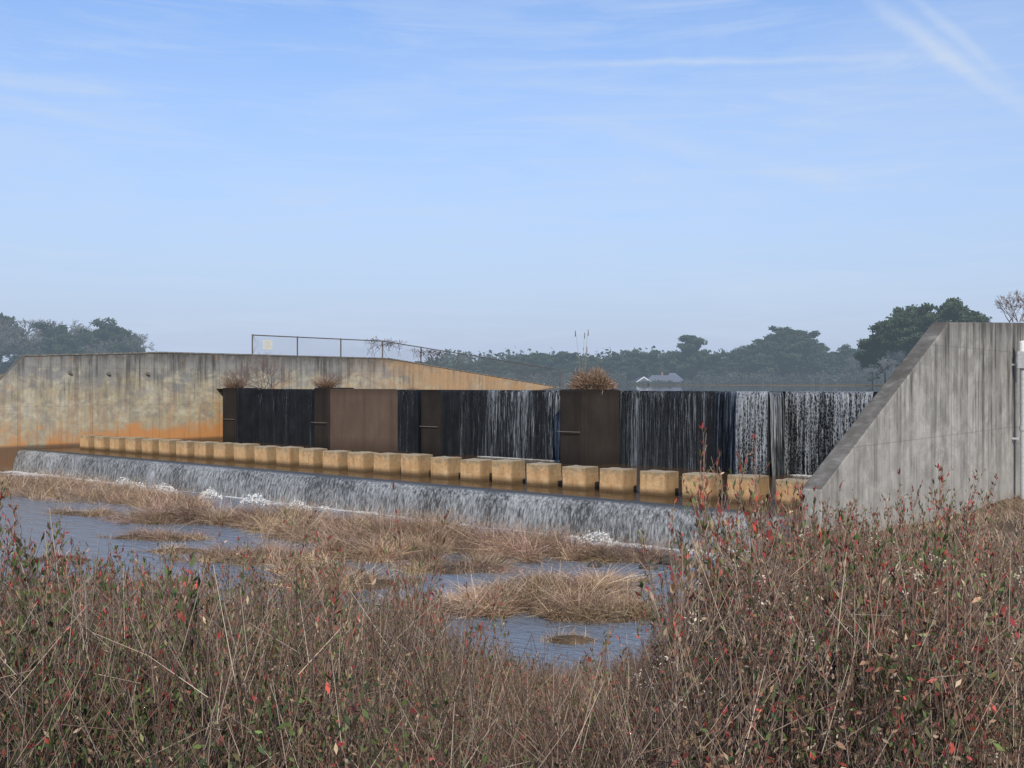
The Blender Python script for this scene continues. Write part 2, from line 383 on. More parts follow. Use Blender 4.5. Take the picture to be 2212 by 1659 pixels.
lab('rusty_panel',prism([(-48.367,41.06),(-44.0,BW-.003),(-48.367,BW-.003)],.5,5.10),RST,'dry rusty brown steel panel set at an angle')
M1=M_curtain('thin_water_streaks',.645,.90,.18,8.,fade=.02)
M2=M_curtain('broken_water_sheet',.635,.94,.28,8.,cell=.055,fade=.05)
M3=M_curtain('faint_water_streaks',.655,.98,.12,9.,white=(.50,.52,.55))
M4=M_curtain('trace_water',.71,1.1,.1,9.,white=(.40,.42,.45))
def pr(t): return [(t+.28,5.075),(t+.1,5.08),(t-.03,5.05),(t-.08,4.93),(t-.11,4.6),(t-.13,4.1),(t-.15,3.3),(t-.17,2.4),(t-.18,1.39)]
wf='thin streaks of water running down the tall weir'
curtain('waterfall',-38.9,-36.6,pr(BW),M3,.05,.03,11,wf)
curtain('waterfall',-36.6,-30.8,pr(BW),M1,.05,.05,12,wf)
curtain('waterfall',-28.1,-22.9,pr(BW),M3,.05,.03,13,wf)
curtain('waterfall',-22.85,-20.98,pr(BW-.02),M1,.04,.03,21,wf,slope=-.78)
curtain('waterfall',-20.95,-19.47,[(43.0,5.07)]+pr(41.0)[1:],M2,.04,.06,14,wf)
curtain('waterfall',41.05,42.4,[(19.6,5.06),(19.5,5.07),(19.45,5.0),(19.41,4.8),(19.39,4.2),(19.37,3.2),(19.35,2.2),(19.34,1.39)],M1,.04,.05,18,wf,axis='t')
curtain('waterfall',-19.4,-15.5,pr(BW),M2,.04,.07,15,wf)
curtain('waterfall',-15.3,-11.4,pr(BW),M2,.04,.06,16,wf)
curtain('waterfall',-57.7,-51.8,pr(BW),M4,.06,.02,17,wf)
curtain('waterfall',-43.9,-42.3,pr(BW),M4,.06,.02,19,wf)

MFO=M_simple('foam',(.62,.61,.57),(.80,.80,.78),9,.9,0,.6)
def foam(name,pts,z,seed,label):
    rs=np.random.RandomState(seed); ps=[]
    for (s,t,r,h) in pts:
        n=int(900*r*r+160); a=rs.uniform(0,2*math.pi,n); q=np.sqrt(rs.uniform(0,1,n))*r
        zz=h*(1-(q/r)**2)*rs.uniform(.3,1,n)
        P=np.stack([s+q*np.cos(a)*1.5,t+q*np.sin(a)*.75,z+zz],-1)
        sz=rs.uniform(.03,.09,n)*min(1,h*8); ps.append(leaves(P,rs.normal(size=(n,3)),sz*1.4,sz,np.tile([.8,.8,.78],(n,1)),rs))
    v,f,c=cat(ps); return dam(name,mk(name,v,f,MFO,c),0,0,0,kind='structure',label=label)
pts=[(R.uniform(-62,-10),R.uniform(28.2,28.5),R.uniform(.1,.25),R.uniform(.03,.07)) for _ in range(40)]
pts+=[(-48.5,27.6,.6,.5),(-47.2,27.5,.4,.35),(-44.6,27.4,.65,.5),(-40.8,27.5,.5,.45),(-37.4,27.5,.6,.45),(-34.3,27.4,.5,.4),(-19.2,27.7,.55,.45),(-14,27.6,.6,.4)]
foam('foam',pts,RZ,5,'white churned foam at the foot of the low weir')
pts=[(R.uniform(-37,-31),42.3,.3,.02) for _ in range(30)]+[(R.uniform(-19,-11.5),42.3,.25,.04) for _ in range(26)]
foam('foam',pts,1.4,6,'thin line of foam under the tall weir')

# ------------------------------------------------------------ baffle blocks
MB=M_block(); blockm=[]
for k in range(6):
    b=bmesh.new(); v,f=boxv(0,1.09,0,.88,-.5,.87)
    vs=[b.verts.new(p) for p in v]; [b.faces.new([vs[i] for i in q]) for q in f]
    bmesh.ops.recalc_face_normals(b,faces=b.faces)
    bmesh.ops.bevel(b,geom=b.edges[:],offset=.03,segments=2,affect='EDGES',profile=.5)
    bmesh.ops.triangulate(b,faces=b.faces)
    bmesh.ops.subdivide_edges(b,edges=b.edges[:],cuts=3,use_grid_fill=True)
    for vv in b.verts:
        o=mn.noise_vector(vv.co*1.6+Vector((k*9,0,0)))*.025+mn.noise_vector(vv.co*8+Vector((k*5,3,0)))*.014
        vv.co+=o
    me=bpy.data.meshes.new('baffle_block'); b.to_mesh(me); b.free(); me.materials.append(MB); blockm.append(me)
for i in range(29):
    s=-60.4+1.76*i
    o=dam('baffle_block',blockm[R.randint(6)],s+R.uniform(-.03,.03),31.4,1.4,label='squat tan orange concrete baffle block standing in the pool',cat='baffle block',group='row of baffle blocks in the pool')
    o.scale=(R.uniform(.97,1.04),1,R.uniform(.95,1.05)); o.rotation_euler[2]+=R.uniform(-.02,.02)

# ------------------------------------------------------------ fence with sign
MG=M_simple('weathered_galvanised',(.10,.085,.075),(.19,.16,.14),12,.6,.3)
fz=lambda t: float(np.interp(t,[38.6,59.9,84.5],[7.62,7.62,5.08]))
fr=bpy.data.objects.new('chain_link_fence',None); COL.objects.link(fr); xx,yy=st2w(-63.2,46.2); fr.location=(xx,yy,7.6); fr.rotation_euler=(0,0,ROT)
fr['label']='rusty chain link fence following the top of the concrete wall'; fr['category']='fence'
posts=[46.2,50.4,54.8,59.4,64,68.8,73.8,79,84.4]
ftop=lambda t: float(np.interp(t,[46,59.4,84.5],[9.05,9.03,6.85]))
rel=lambda x,t,z:(x,t-46.2,z-7.6)
for t in posts:
    ob('fence_post',solid('fence_post',cyl(.055,.055,rel(0,t,fz(t)-.02),rel(0,t,ftop(t)+.06),8),MG),parent=fr)
v=join([cyl(.042,.042,rel(0,a,ftop(a)),rel(0,b,ftop(b)),8) for a,b in zip(posts[:-1],posts[1:])])
ob('top_rail',solid('top_rail',v,MG),parent=fr)
P0=[];P1=[]
for k in np.arange(45.,84.4,.16):
    for sg in (1,-1):
        a=k if sg>0 else k+1.4; b=k+1.4 if sg>0 else k
        a=min(max(a,46.2),84.4); b=min(max(b,46.2),84.4)
        P0.append(rel(.05,a,fz(a)+.03)); P1.append(rel(.05,b,ftop(b)))
n=len(P0); rr=np.full(n,.0035)
v,f,c=tubes(np.array(P0),np.array(P1),rr,rr,np.tile([.1,.1,.1],(n,1)))
ob('wire_mesh',mk('wire_mesh',v,f,MG,c),parent=fr)
MS=M_simple('faded_sign',(.56,.54,.47),(.64,.62,.53),3,.6,0,.05)
sg=dam('warning_sign',solid('sign_plate',join([boxv(-.012,.012,-.42,.42,-.36,.36)]),MS),-63.08,47.5,8.35,label='small faded cream sign hanging on the fence',cat='sign')
bev(sg,.008)
dk=M_simple('sign_ink',(.36,.33,.27),(.42,.38,.30),5,.7,0,.05)
ob('sign_lettering',solid('sign_lettering',join([boxv(.0135,.0155,-.30,.30,.2,.225),boxv(.0135,.0155,-.26,.2,.06,.08),boxv(.0135,.0155,-.3,.26,-.06,-.04),boxv(.0135,.0155,-.22,.22,-.18,-.16)]),dk),parent=sg)
def vine(t0,t1,zc,n,seed,label):
    rs=np.random.RandomState(seed); P0=[];P1=[]
    for _ in range(n):
        p=np.array([.08,rs.uniform(t0,t1),zc+rs.normal(0,.2)]); d=rs.normal(size=3)*[.3,1,.7]
        for k in range(7):
            q=p+unit(d)*.18; P0.append(p);P1.append(q); p=q; d=d+rs.normal(size=3)*[.3,.6,.8]; 
            if abs(p[0])>.3: d[0]=-p[0]
            if p[2]>zc+.25: d[2]=-abs(d[2])
    n=len(P0); v,f,c=tubes(np.array(P0),np.array(P1),np.full(n,.014),np.full(n,.011),pal([(.09,.06,.045),(.14,.10,.07)],[1,1],n,rs))
    v-=np.array([0,(t0+t1)/2,zc])
    return dam('bare_vine',mk('bare_vine',v,f,MP,c),-63.2,(t0+t1)/2,zc,label=label,cat='vine')
vine(57.5,61.5,8.85,60,3,'leafless brown vine tangled over the fence rail')
vine(63,66.5,8.1,60,4,'leafless brown vine tangled low in the fence')

# ------------------------------------------------------------ pole by abutment wall
MW=M_simple('white_cap',(.75,.75,.73),(.82,.82,.80),6,.5,0,.1); MGL=M_simple('galvanised_pipe',(.42,.43,.44),(.56,.57,.58),10,.5,.2)
xx,yy=st2w(-8.2,35.9)
pl=bpy.data.objects.new('gauge_pole',None); COL.objects.link(pl); pl.location=(xx,yy,1.7); pl.rotation_euler=(0,0,ROT)
pl['label']='slim galvanised gauge pipe with white cap beside the wall'; pl['category']='pole'
ob('pipe',solid('pipe',join([cyl(.10,.10,(0,0,-.3),(0,0,4.2),16),cyl(.13,.13,(0,0,2.2),(0,0,2.34),16)]),MGL),parent=pl)
bx=ob('instrument_box',solid('instrument_box',boxv(-.15,.15,-.17,.15,4.2,4.75),MGL),parent=pl); bev(bx,.02)
ob('cap',solid('cap',join([cyl(.15,.15,(0,0,4.753),(0,0,5.05),16),cyl(.15,.06,(0,0,5.05),(0,0,5.1),16)]),MW),parent=pl)
ob('bracket',solid('bracket',join([boxv(-.34,0,-.03,.03,4.3,4.36),boxv(-.34,0,-.03,.03,1.9,1.96)]),MGL),parent=pl)

# ------------------------------------------------------------ grasses
STRAW=[(.36,.26,.175),(.46,.35,.245),(.27,.18,.12),(.18,.115,.075),(.54,.44,.32)]
def grass_patch(name,cx,cy,rx,ry,rot,n,h,seed,label,w=.014,lean=.42):
    rs=np.random.RandomState(seed); a=rs.uniform(0,2*math.pi,n); q=np.sqrt(rs.uniform(0,1,n))
    wob=1+.18*np.sin(a*3+seed)+.12*np.sin(a*7+seed*2)
    x=q*rx*np.cos(a)*wob; y=q*ry*np.sin(a)*wob
    k=max(10,int(rx*ry*11)); ta_=rs.uniform(0,6.283,k); tq=np.sqrt(rs.uniform(0,1.15,k)); tx=tq*rx*np.cos(ta_); ty=tq*ry*np.sin(ta_); th=rs.uniform(.45,1.3,k)
    tc=np.exp(rs.normal(0,.30,(k,1)))*np.stack([np.ones(k),rs.uniform(.86,1.02,k),rs.uniform(.76,1.05,k)],-1)
    tl=rs.normal(0,.45,(k,2))
    idx=rs.randint(0,k,n); mv=rs.rand(n)<.70
    x=np.where(mv,tx[idx]+rs.normal(0,.16,n),x); y=np.where(mv,ty[idx]+rs.normal(0,.14,n),y)
    X=cx+x*math.cos(rot)-y*math.sin(rot); Y=cy+x*math.sin(rot)+y*math.cos(rot)
    t=NX*X+NY*Y; ok=(t<27.7); X,Y,q,x,y,idx,mv=[u[ok] for u in (X,Y,q,x,y,idx,mv)]; n=len(X)
    Z=np.maximum(terrain(X,Y),RZ-.05)
    edge=np.clip(1-np.sqrt((x/rx)**2+(y/ry)**2)**3*.4,.4,1)
    L=h*np.where(mv,th[idx],.58)*edge*rs.uniform(.4,1.2,n)
    D=np.stack([rs.normal(0,lean,n)+np.where(mv,tl[idx,0],0),rs.normal(0,lean,n)+np.where(mv,tl[idx,1],0),np.ones(n)*.95],-1)
    P=np.stack([X-cx,Y-cy,Z-.05],-1)
    C=pal(STRAW,[3,3,3,2,1.5],n,rs,.2)*np.where(mv[:,None],tc[idx],.72)
    v,f,c=blades(P,D,L,np.full(n,w)*rs.uniform(.6,1.4,n),rs.uniform(.3,1.2,n),C,rs)
    return ob(name,mk(name,v,f,MP,c),(cx,cy,0),label=label,cat='reeds',group='islands of dry reeds in the river')
AR=ROT
lbl='shaggy island of dry straw coloured reeds in the river'
isl=[(-23,50.8,8.5,2.9,AR,19000,1.5),(-15.8,45.2,3.4,1.4,AR,8500,1.4),(-13.2,39.4,2.5,1.1,-.3,9500,1.55),(-9.5,38.7,2.3,1.3,-.4,9500,1.75),
 (-6.1,36.0,3.4,2.0,-.5,15000,1.7),(-2.5,34.0,3.0,1.9,-.4,15000,1.8),(.4,32.2,2.1,1.7,-.5,11000,1.7),(-12.4,34.8,2.0,.6,-.2,4200,.9),
 (3.3,30.6,1.6,.7,-.3,6500,1.25),(.9,25.0,2.0,2.2,0,14000,1.45),(2.3,23.2,1.2,.9,0,5000,.95),(-1.2,24.0,1.6,.9,0,6000,1.1),(-7.5,30.6,2.6,.9,0,6500,1.1),(-4.2,31.2,2.4,1.1,-.3,8500,1.3),(-17.5,41.2,1.8,.6,-.3,3000,.8),(-4.2,26.8,2.0,.9,0,6000,1.05),(-10.5,32.0,1.3,.45,0,2400,.75),(-1.6,28.9,1.8,.8,0,5200,1.0),(-9.0,26.5,1.5,.5,0,2600,.8),(-5.8,28.8,1.1,.5,0,2400,.85),(-13.5,30.5,1.4,.4,0,2200,.7),(2.6,27.2,.9,.4,0,1800,.7),(-2.6,22.6,1.3,.6,0,3600,.9),(1.2,20.9,.7,.35,0,1500,.55),(-12.0,26.0,1.4,.4,0,2000,.7)]
for i,(cx,cy,rx,ry,ro,n,h) in enumerate(isl):
    grass_patch('reed_clump',cx,cy,rx,ry,ro,n,h*.86,40+i,lbl)
MM=M_simple('mud',(.05,.035,.02),(.12,.08,.05),3,.9,0,.8)
def mound(rx,ry,h,seed):
    n=28;m=7;V=[(0,0,h)];F=[]
    for j in range(1,m+1):
        for i in range(n):
            a=2*math.pi*i/n; w=1+.15*math.sin(a*3+seed)+.1*math.sin(a*7+seed*2); q=j/m
            V.append((q*rx*math.cos(a)*w,q*ry*math.sin(a)*w,h*(1-q*q)-.12*(q**4)))
    for i in range(n): F.append([0,1+i,1+(i+1)%n])
    for j in range(m-1):
        for i in range(n): F.append([1+j*n+i,1+(j+1)*n+i,1+(j+1)*n+(i+1)%n,1+j*n+(i+1)%n])
    return mk('mud_bank',V,F,MM,smooth=True)
for i,(cx,cy,rx,ry,ro,n,h) in enumerate(isl):
    if i==0: continue
    ob('mud_bank',mound(rx*.88,ry*.88,.14,40+i),(cx,cy,RZ-.02),ro,kind='structure',label='low dark mud bank beneath the reeds')
MK=M_simple('dark_rock',(.03,.028,.025),(.08,.07,.06),5,.5)
for i,(x,y,r) in enumerate([(4.6,30.0,.35),(3.9,29.2,.25),(5.3,29.6,.3),(2.4,29.5,.22)]):
    b=bmesh.new(); bmesh.ops.create_icosphere(b,subdivisions=3,radius=r)
    for v_ in b.verts: v_.co+=mn.noise_vector(v_.co*3+Vector((i*7,0,0)))*r*.45; v_.co.z*=.55
    me=bpy.data.meshes.new('rock'); b.to_mesh(me); b.free(); me.materials.append(MK)
    ob('river_rock',me,(x,y,RZ+.02),label='dark wet rock breaking the river surface',cat='rock',group='dark rocks in the river')
def tuft(s,t,z,rx,n,h,seed,label,cols=((.24,.15,.10),(.16,.10,.065),(.21,.135,.085),(.32,.22,.15)),round_=False):
    X,Y=st2w(s,t); rs=np.random.RandomState(seed)
    if round_:
        d=unit(rs.normal(size=(n,3))); d[:,2]=np.abs(d[:,2]); q=rs.uniform(.15,.9,(n,1))**.7
        lump=1+.25*np.sin(d[:,0:1]*6+1)*np.sin(d[:,1:2]*5)
        P=d*q*lump*np.array([rx,rx*.7,h*.8]); D=d*np.array([1,1,.8])+rs.normal(0,.4,(n,3))+[0,0,.35]
        v,f,c=blades(P,D,rs.uniform(.12,.5,n),np.full(n,.018),rs.uniform(0,.6,n),pal(cols,[1]*len(cols),n,rs,.35),rs)
    else:
        a=rs.uniform(0,6.283,n); q=np.sqrt(rs.uniform(0,1,n))*rx*.7
        P=np.stack([q*np.cos(a),q*np.sin(a)*.6,np.zeros(n)],-1)
        D=np.stack([np.cos(a)*q/rx*1.3+rs.normal(0,.5,n),np.sin(a)*q/rx*1.3+rs.normal(0,.5,n),np.ones(n)],-1)
        v,f,c=blades(P,D,h*rs.uniform(.3,1,n)**.8,np.full(n,.02),rs.uniform(0,.8,n),pal(cols,[1]*len(cols),n,rs),rs)
    return ob('dry_tuft',mk('dry_tuft',v,f,MP,c),(X,Y,z),ROT,label=label,cat='plant')
tuft(-29.7,42.3,5.10,1.35,4500,1.3,1,'bushy rounded brown dry plant growing on the wide pier',round_=True)
tuft(-59.2,41.8,5.10,.8,600,1.25,2,'small dry tuft growing on a pier top')
tuft(-49.6,41.8,5.14,.7,600,1.2,3,'small dry tuft growing on a pier top')
tuft(-43.0,42.9,5.03,.5,120,.3,4,'low weedy tuft on the weir crest')
def stalks(name,pts,label,cols,catn,head=None,r=.012,group=None):
    b0=np.array(pts[0][0]); P0=[];P1=[];r0=[];r1=[];C=[]
    for (b,h,lx,ly) in pts:
        p=np.array(b)-b0; K=8
        for k in range(K):
            f0,f1=k/K,(k+1)/K
            q0=p+np.array([lx*f0**1.8,ly*f0**1.8,h*f0]); q1=p+np.array([lx*f1**1.8,ly*f1**1.8,h*f1])
            P0.append(q0);P1.append(q1);r0.append(r*(1-.6*f0));r1.append(r*(1-.6*f1));C.append(cols)
        if head:
            q1=p+np.array([lx,ly,h]); P0.append(q1-np.array([0,0,head]));P1.append(q1);r0.append(r*2);r1.append(r*1.2);C.append((.12,.07,.04))
    v,f,c=tubes(np.array(P0),np.array(P1),np.array(r0),np.array(r1),np.array(C))
    return ob(name,mk(name,v,f,MP,c),tuple(b0),label=label,cat=catn,group=group)
X,Y=st2w(-30.1,41.9)
for k,pt in enumerate([((X,Y,5.1),3.0,-.25,0),((X+.1,Y,5.1),2.9,.12,0),((X+.2,Y,5.1),3.05,.2,0),((X+.25,Y+.1,5.1),2.2,.1,.1)]):
    stalks('cattail_stalk',[pt],'tall thin pale cattail stalk rising from the pier tuft',(.35,.27,.18),'plant',.3,.014,'cattail stalks on the pier')

# ------------------------------------------------------------ bare bushes / trees
def branching(seed,H,levels=5,spread=.55,r=.12,n0=1,cols=((.16,.13,.115),(.24,.20,.18)),kids=(2,4),trunk=.28,gnarl=.12):
    rs=np.random.RandomState(seed); P0=[];P1=[];A=[];B=[];C=[];lv=[]
    def go(p,d,L,r,l):
        K=3 if l<3 else 2
        for k in range(K):
            d=unit(d+rs.normal(0,gnarl,3)); q=p+d*L/K
            P0.append(p);P1.append(q);A.append(r);B.append(r*.85);lv.append(l)
            C.append(np.array(cols[0])*(1-l/levels)+np.array(cols[1])*l/levels); p=q; r*=.85
            if l<levels and k>0 and rs.rand()<.6:
                nd=unit(d+rs.normal(0,spread,3)+[0,0,.1]); go(p,nd,L*rs.uniform(.5,.75),r*.6,l+1)
        if l<levels:
            for _ in range(rs.randint(kids[0],kids[1])):
                nd=unit(d+rs.normal(0,spread,3)+[0,0,.12]); go(p,nd,L*rs.uniform(.62,.85),r*.68,l+1)
    for _ in range(n0):
        go(np.array([rs.normal(0,.02*n0),rs.normal(0,.02*n0),0.]),unit(np.array([rs.normal(0,.08*n0),rs.normal(0,.08*n0),1.])),H*trunk,r,0)
    P0,P1=np.array(P0),np.array(P1); m=P1[:,2].max(); k=H/m
    return P0*k,P1*k,np.array(A),np.array(B),np.array(C),np.array(lv)
def bush(s,t,z,H,seed,label,r=.02,n0=5):
    P0,P1,a,b,c,l=branching(seed,H,4,.4,r,n0,((.14,.095,.075),(.24,.16,.13)),(1,3),.35)
    v,f,cc=tubes(P0,P1,np.maximum(a,.006),np.maximum(b,.005),c)
    x,y=st2w(s,t); return ob('bare_bush',mk('bare_bush',v,f,MP,cc),(x,y,z),label=label,cat='bush')
bush(-57.3,42.9,5.03,2.6,31,'leafless reddish brown bush rooted on the weir',n0=16)
bush(-59.0,42.0,5.1,1.5,32,'small leafless bush on the pier',n0=10)
bush(-8.75,37.2,7.5,1.1,33,'leafless bush growing on top of the abutment wall',n0=9)
bush(-49.6,42.2,5.15,1.1,36,'small leafless bush on the pier',n0=7)

def bare_tree_mesh(seed,H,mat):
    cols=((.06,.055,.05),(.11,.10,.09))
    P0,P1,a,b,c,l=branching(seed,H,6,.5,H*.013,1,cols,(2,4),.24)
    tk=l<=1
    def m(sel,nm,mn_):
        v,f,cc=tubes(P0[sel],P1[sel],np.maximum(a[sel],mn_),np.maximum(b[sel],mn_),c[sel]); return mk(nm,v,f,mat,cc)
    return m(tk,'trunk',.05),m(~tk,'crown',.04)
def pine_mesh(seed,H,wid,kind,mat,lc=(.032,.045,.026),base=None):
    rs=np.random.RandomState(seed)
    P0=[];P1=[];A=[];B=[]
    p=np.array([0.,0,0]); lean=rs.normal(0,.03,2)
    pts=[p]
    for k in range(8):
        q=p+np.array([lean[0]+rs.normal(0,.02),lean[1]+rs.normal(0,.02),1])*H*.95/8; P0.append(p);P1.append(q);A.append(H*.016*(1-k/9));B.append(H*.016*(1-(k+1)/9)); p=q; pts.append(p)
    pts=np.array(pts); base=base or (.22 if kind=='pine' else .04)
    leafs=[]; nb=rs.randint(28,36) if kind=='pine' else 56
    for i in range(nb):
        f=base+(1-base)*(i+rs.rand())/nb; c=np.array([np.interp(f*8,range(9),pts[:,k]) for k in range(3)])
        prof=(math.sin(min(1,(f-base)/(1-base)*1.02+.16)*math.pi*.9)**.7)
        a=rs.uniform(0,6.283); L=wid*H*.5*prof*rs.uniform(.45,1.2)
        e=c+np.array([math.cos(a)*L,math.sin(a)*L,L*rs.uniform(.0,.45)])
        P0.append(c);P1.append(e);A.append(H*.005);B.append(H*.002)
        for cl in range(rs.randint(2,4)):
            cc=c+(e-c)*rs.uniform(.5,1.08)+rs.normal(0,H*.018,3); rad=H*rs.uniform(.045,.08)
            n=int(140); d=rs.normal(size=(n,3)); d=unit(d)*rs.uniform(.3,1,(n,1))**.6; 
            Pp=cc+d*rad*np.array([1.3,1.3,.75])
            sz=H*rs.uniform(.016,.030,n)
            tone=rs.uniform(.7,1.3)*(1+.35*(d[:,2:3]))
            col=np.array([lc])*tone*np.ones((n,1))
            leafs.append(leaves(Pp,rs.normal(size=(n,3)),sz*1.5,sz,col,rs))
    n=len(P0); tv=tubes(np.array(P0),np.array(P1),np.array(A),np.array(B),np.tile([.05,.045,.04],(n,1)))
    v,f,c=cat(leafs)
    return mk('trunk',*tv[:2],mat,tv[2]),mk('crown',v,f,mat,c)
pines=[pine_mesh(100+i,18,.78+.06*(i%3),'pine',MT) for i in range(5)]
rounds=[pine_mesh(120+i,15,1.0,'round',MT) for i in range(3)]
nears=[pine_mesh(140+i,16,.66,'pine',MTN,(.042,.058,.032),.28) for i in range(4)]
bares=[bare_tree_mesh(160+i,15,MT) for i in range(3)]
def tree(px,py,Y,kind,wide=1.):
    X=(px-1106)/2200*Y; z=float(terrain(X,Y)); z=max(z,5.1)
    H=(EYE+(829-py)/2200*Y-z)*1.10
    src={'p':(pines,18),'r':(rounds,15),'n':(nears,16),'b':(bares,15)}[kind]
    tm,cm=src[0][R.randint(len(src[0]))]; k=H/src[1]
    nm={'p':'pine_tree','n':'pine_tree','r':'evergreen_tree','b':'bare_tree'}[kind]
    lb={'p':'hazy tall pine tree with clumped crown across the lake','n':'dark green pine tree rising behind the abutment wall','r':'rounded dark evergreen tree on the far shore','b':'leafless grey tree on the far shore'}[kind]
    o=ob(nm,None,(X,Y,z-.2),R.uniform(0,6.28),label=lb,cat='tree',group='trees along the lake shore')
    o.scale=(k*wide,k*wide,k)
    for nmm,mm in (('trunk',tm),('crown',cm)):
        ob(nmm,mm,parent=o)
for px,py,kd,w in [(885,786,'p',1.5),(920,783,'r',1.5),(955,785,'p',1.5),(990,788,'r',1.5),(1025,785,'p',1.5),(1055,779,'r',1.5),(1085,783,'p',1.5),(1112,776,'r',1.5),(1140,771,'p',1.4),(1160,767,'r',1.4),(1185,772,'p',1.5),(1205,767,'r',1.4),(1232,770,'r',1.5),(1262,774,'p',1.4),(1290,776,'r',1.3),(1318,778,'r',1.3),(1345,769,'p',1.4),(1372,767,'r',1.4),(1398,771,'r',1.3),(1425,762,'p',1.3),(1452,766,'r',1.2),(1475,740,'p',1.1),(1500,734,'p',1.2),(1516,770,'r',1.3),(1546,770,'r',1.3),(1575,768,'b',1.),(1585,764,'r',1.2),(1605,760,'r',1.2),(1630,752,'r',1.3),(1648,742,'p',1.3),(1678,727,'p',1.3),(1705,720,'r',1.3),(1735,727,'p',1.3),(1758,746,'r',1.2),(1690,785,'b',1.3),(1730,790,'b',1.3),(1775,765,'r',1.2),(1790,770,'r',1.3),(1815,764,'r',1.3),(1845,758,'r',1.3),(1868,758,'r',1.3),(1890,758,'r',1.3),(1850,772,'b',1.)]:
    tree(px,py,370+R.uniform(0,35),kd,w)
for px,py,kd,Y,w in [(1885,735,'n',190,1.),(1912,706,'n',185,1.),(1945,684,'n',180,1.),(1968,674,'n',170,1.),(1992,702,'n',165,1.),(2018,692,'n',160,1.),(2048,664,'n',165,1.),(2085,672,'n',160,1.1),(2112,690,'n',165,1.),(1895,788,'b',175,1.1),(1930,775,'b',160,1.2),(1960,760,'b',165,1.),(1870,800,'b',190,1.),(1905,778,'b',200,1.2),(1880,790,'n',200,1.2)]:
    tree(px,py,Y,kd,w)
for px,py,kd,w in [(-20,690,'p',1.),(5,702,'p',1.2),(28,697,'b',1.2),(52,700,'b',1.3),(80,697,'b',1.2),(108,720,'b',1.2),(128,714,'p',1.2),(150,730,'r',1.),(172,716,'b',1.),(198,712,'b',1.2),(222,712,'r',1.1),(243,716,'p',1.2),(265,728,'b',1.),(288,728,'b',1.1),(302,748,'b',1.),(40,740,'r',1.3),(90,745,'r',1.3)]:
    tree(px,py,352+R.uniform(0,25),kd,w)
rs=np.random.RandomState(77); ps=[]
for i in range(1250):
    house=40<0
    if i<700: X=rs.uniform(-330,330); Y=rs.uniform(430,490); H=rs.uniform(12,19)*(1 if X>-40 else .45); n=120; sc=1.
    else:
        X=rs.uniform(-60,150); hs=40<X<64
        Y=rs.uniform(352,364) if not hs else rs.uniform(349,351.5)
        H=rs.uniform(1.5,6.) if not hs else rs.uniform(1.0,2.0); n=60; sc=.45 if not hs else .28
    d=unit(rs.normal(size=(n,3)))*rs.uniform(.2,1,(n,1)); P=np.array([X,Y,5.1+H*.40])+d*np.array([H*.42,H*.40,H*.5])
    sz=rs.uniform(.9,1.8,n)*sc; ps.append(leaves(P,rs.normal(size=(n,3)),sz*1.3,sz,(np.array([[.045,.058,.05]] if sc==1 else [[.04,.04,.03]])*rs.uniform(.5,1.5))*np.ones((n,1)),rs))
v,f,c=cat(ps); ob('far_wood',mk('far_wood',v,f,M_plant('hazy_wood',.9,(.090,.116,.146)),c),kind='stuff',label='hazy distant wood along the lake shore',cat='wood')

# house
hx,hy=(1432-1106)/2200*352,354.
h=bpy.data.objects.new('lake_house',None); COL.objects.link(h); h.location=(hx,hy,4.6); h.rotation_euler=(0,0,.12); h['label']='low house with grey hipped roof and white gable by the lake'; h['category']='house'
MWh=M_simple('house_siding',(.16,.175,.20),(.20,.215,.24),2,.8); MRf=M_simple('house_shingles',(.12,.14,.175),(.16,.18,.215),3,.9)  # distance haze tinted into the siding and shingle colours
ob('wall',solid('wall',join([boxv(-8.5,8.5,0,9,0,1.4),boxv(-9.2,-4.6,-1.5,-.01,0,1.4)]),MWh),parent=h)
def hip(x0,x1,y0,y1,z0,z1,i): 
    V=[(x0,y0,z0),(x1,y0,z0),(x1,y1,z0),(x0,y1,z0),(x0+i,(y0+y1)/2,z1),(x1-i,(y0+y1)/2,z1)]
    return V,[[0,1,5,4],[1,2,5],[2,3,4,5],[3,0,4],[0,3,2,1]]
rf=ob('roof',solid('roof',join([hip(-6,9,-.6,9.6,1.41,3.9,3.5),hip(2,8.5,2,9,2.0,4.7,2.2)]),MRf),parent=h)
ga=ob('gable_roof',solid('gable_roof',([(-9.6,-1.7,1.41),(-4.2,-1.7,1.41),(-6.9,-1.7,3.2),(-9.6,6,1.41),(-4.2,6,1.41),(-6.9,6,3.2)],[[0,1,2],[3,5,4],[0,2,5,3],[1,4,5,2],[0,3,4,1]]),MRf),parent=h)
MWT=M_simple('white_trim',(.55,.57,.60),(.65,.67,.69),2,.7)
def rk(x0,x1): return ([(x0,-1.78,1.35),(x1,-1.78,1.35),(-6.9+(.01 if x0>-6.9 else 0),-1.78,3.02),(-6.9+(.01 if x0>-6.9 else 0),-1.78,3.4),(x0,-1.72,1.35),(x1,-1.72,1.35),(-6.9+(.01 if x0>-6.9 else 0),-1.72,3.02),(-6.9+(.01 if x0>-6.9 else 0),-1.72,3.4)],[[0,1,2,3],[4,7,6,5],[0,4,5,1],[3,2,6,7],[0,3,7,4],[1,5,6,2]])
ob('gable_trim',solid('gable_trim',join([rk(-9.9,-9.45),rk(-3.9,-4.35)]),MWT),parent=h)
MGD=M_simple('glass_dark',(.06,.07,.09),(.08,.09,.11),2,.3)
for wx in (-2.5,.5,4): ob('window',solid('window',boxv(wx,wx+1.4,-.06,-.005,.4,1.2),MGD),parent=h)
ob('chimney',solid('chimney',boxv(1,1.8,5,5.8,3.3,4.9),M_simple('brick_chimney',(.2,.14,.13),(.25,.18,.16),6,.9)),parent=rf)

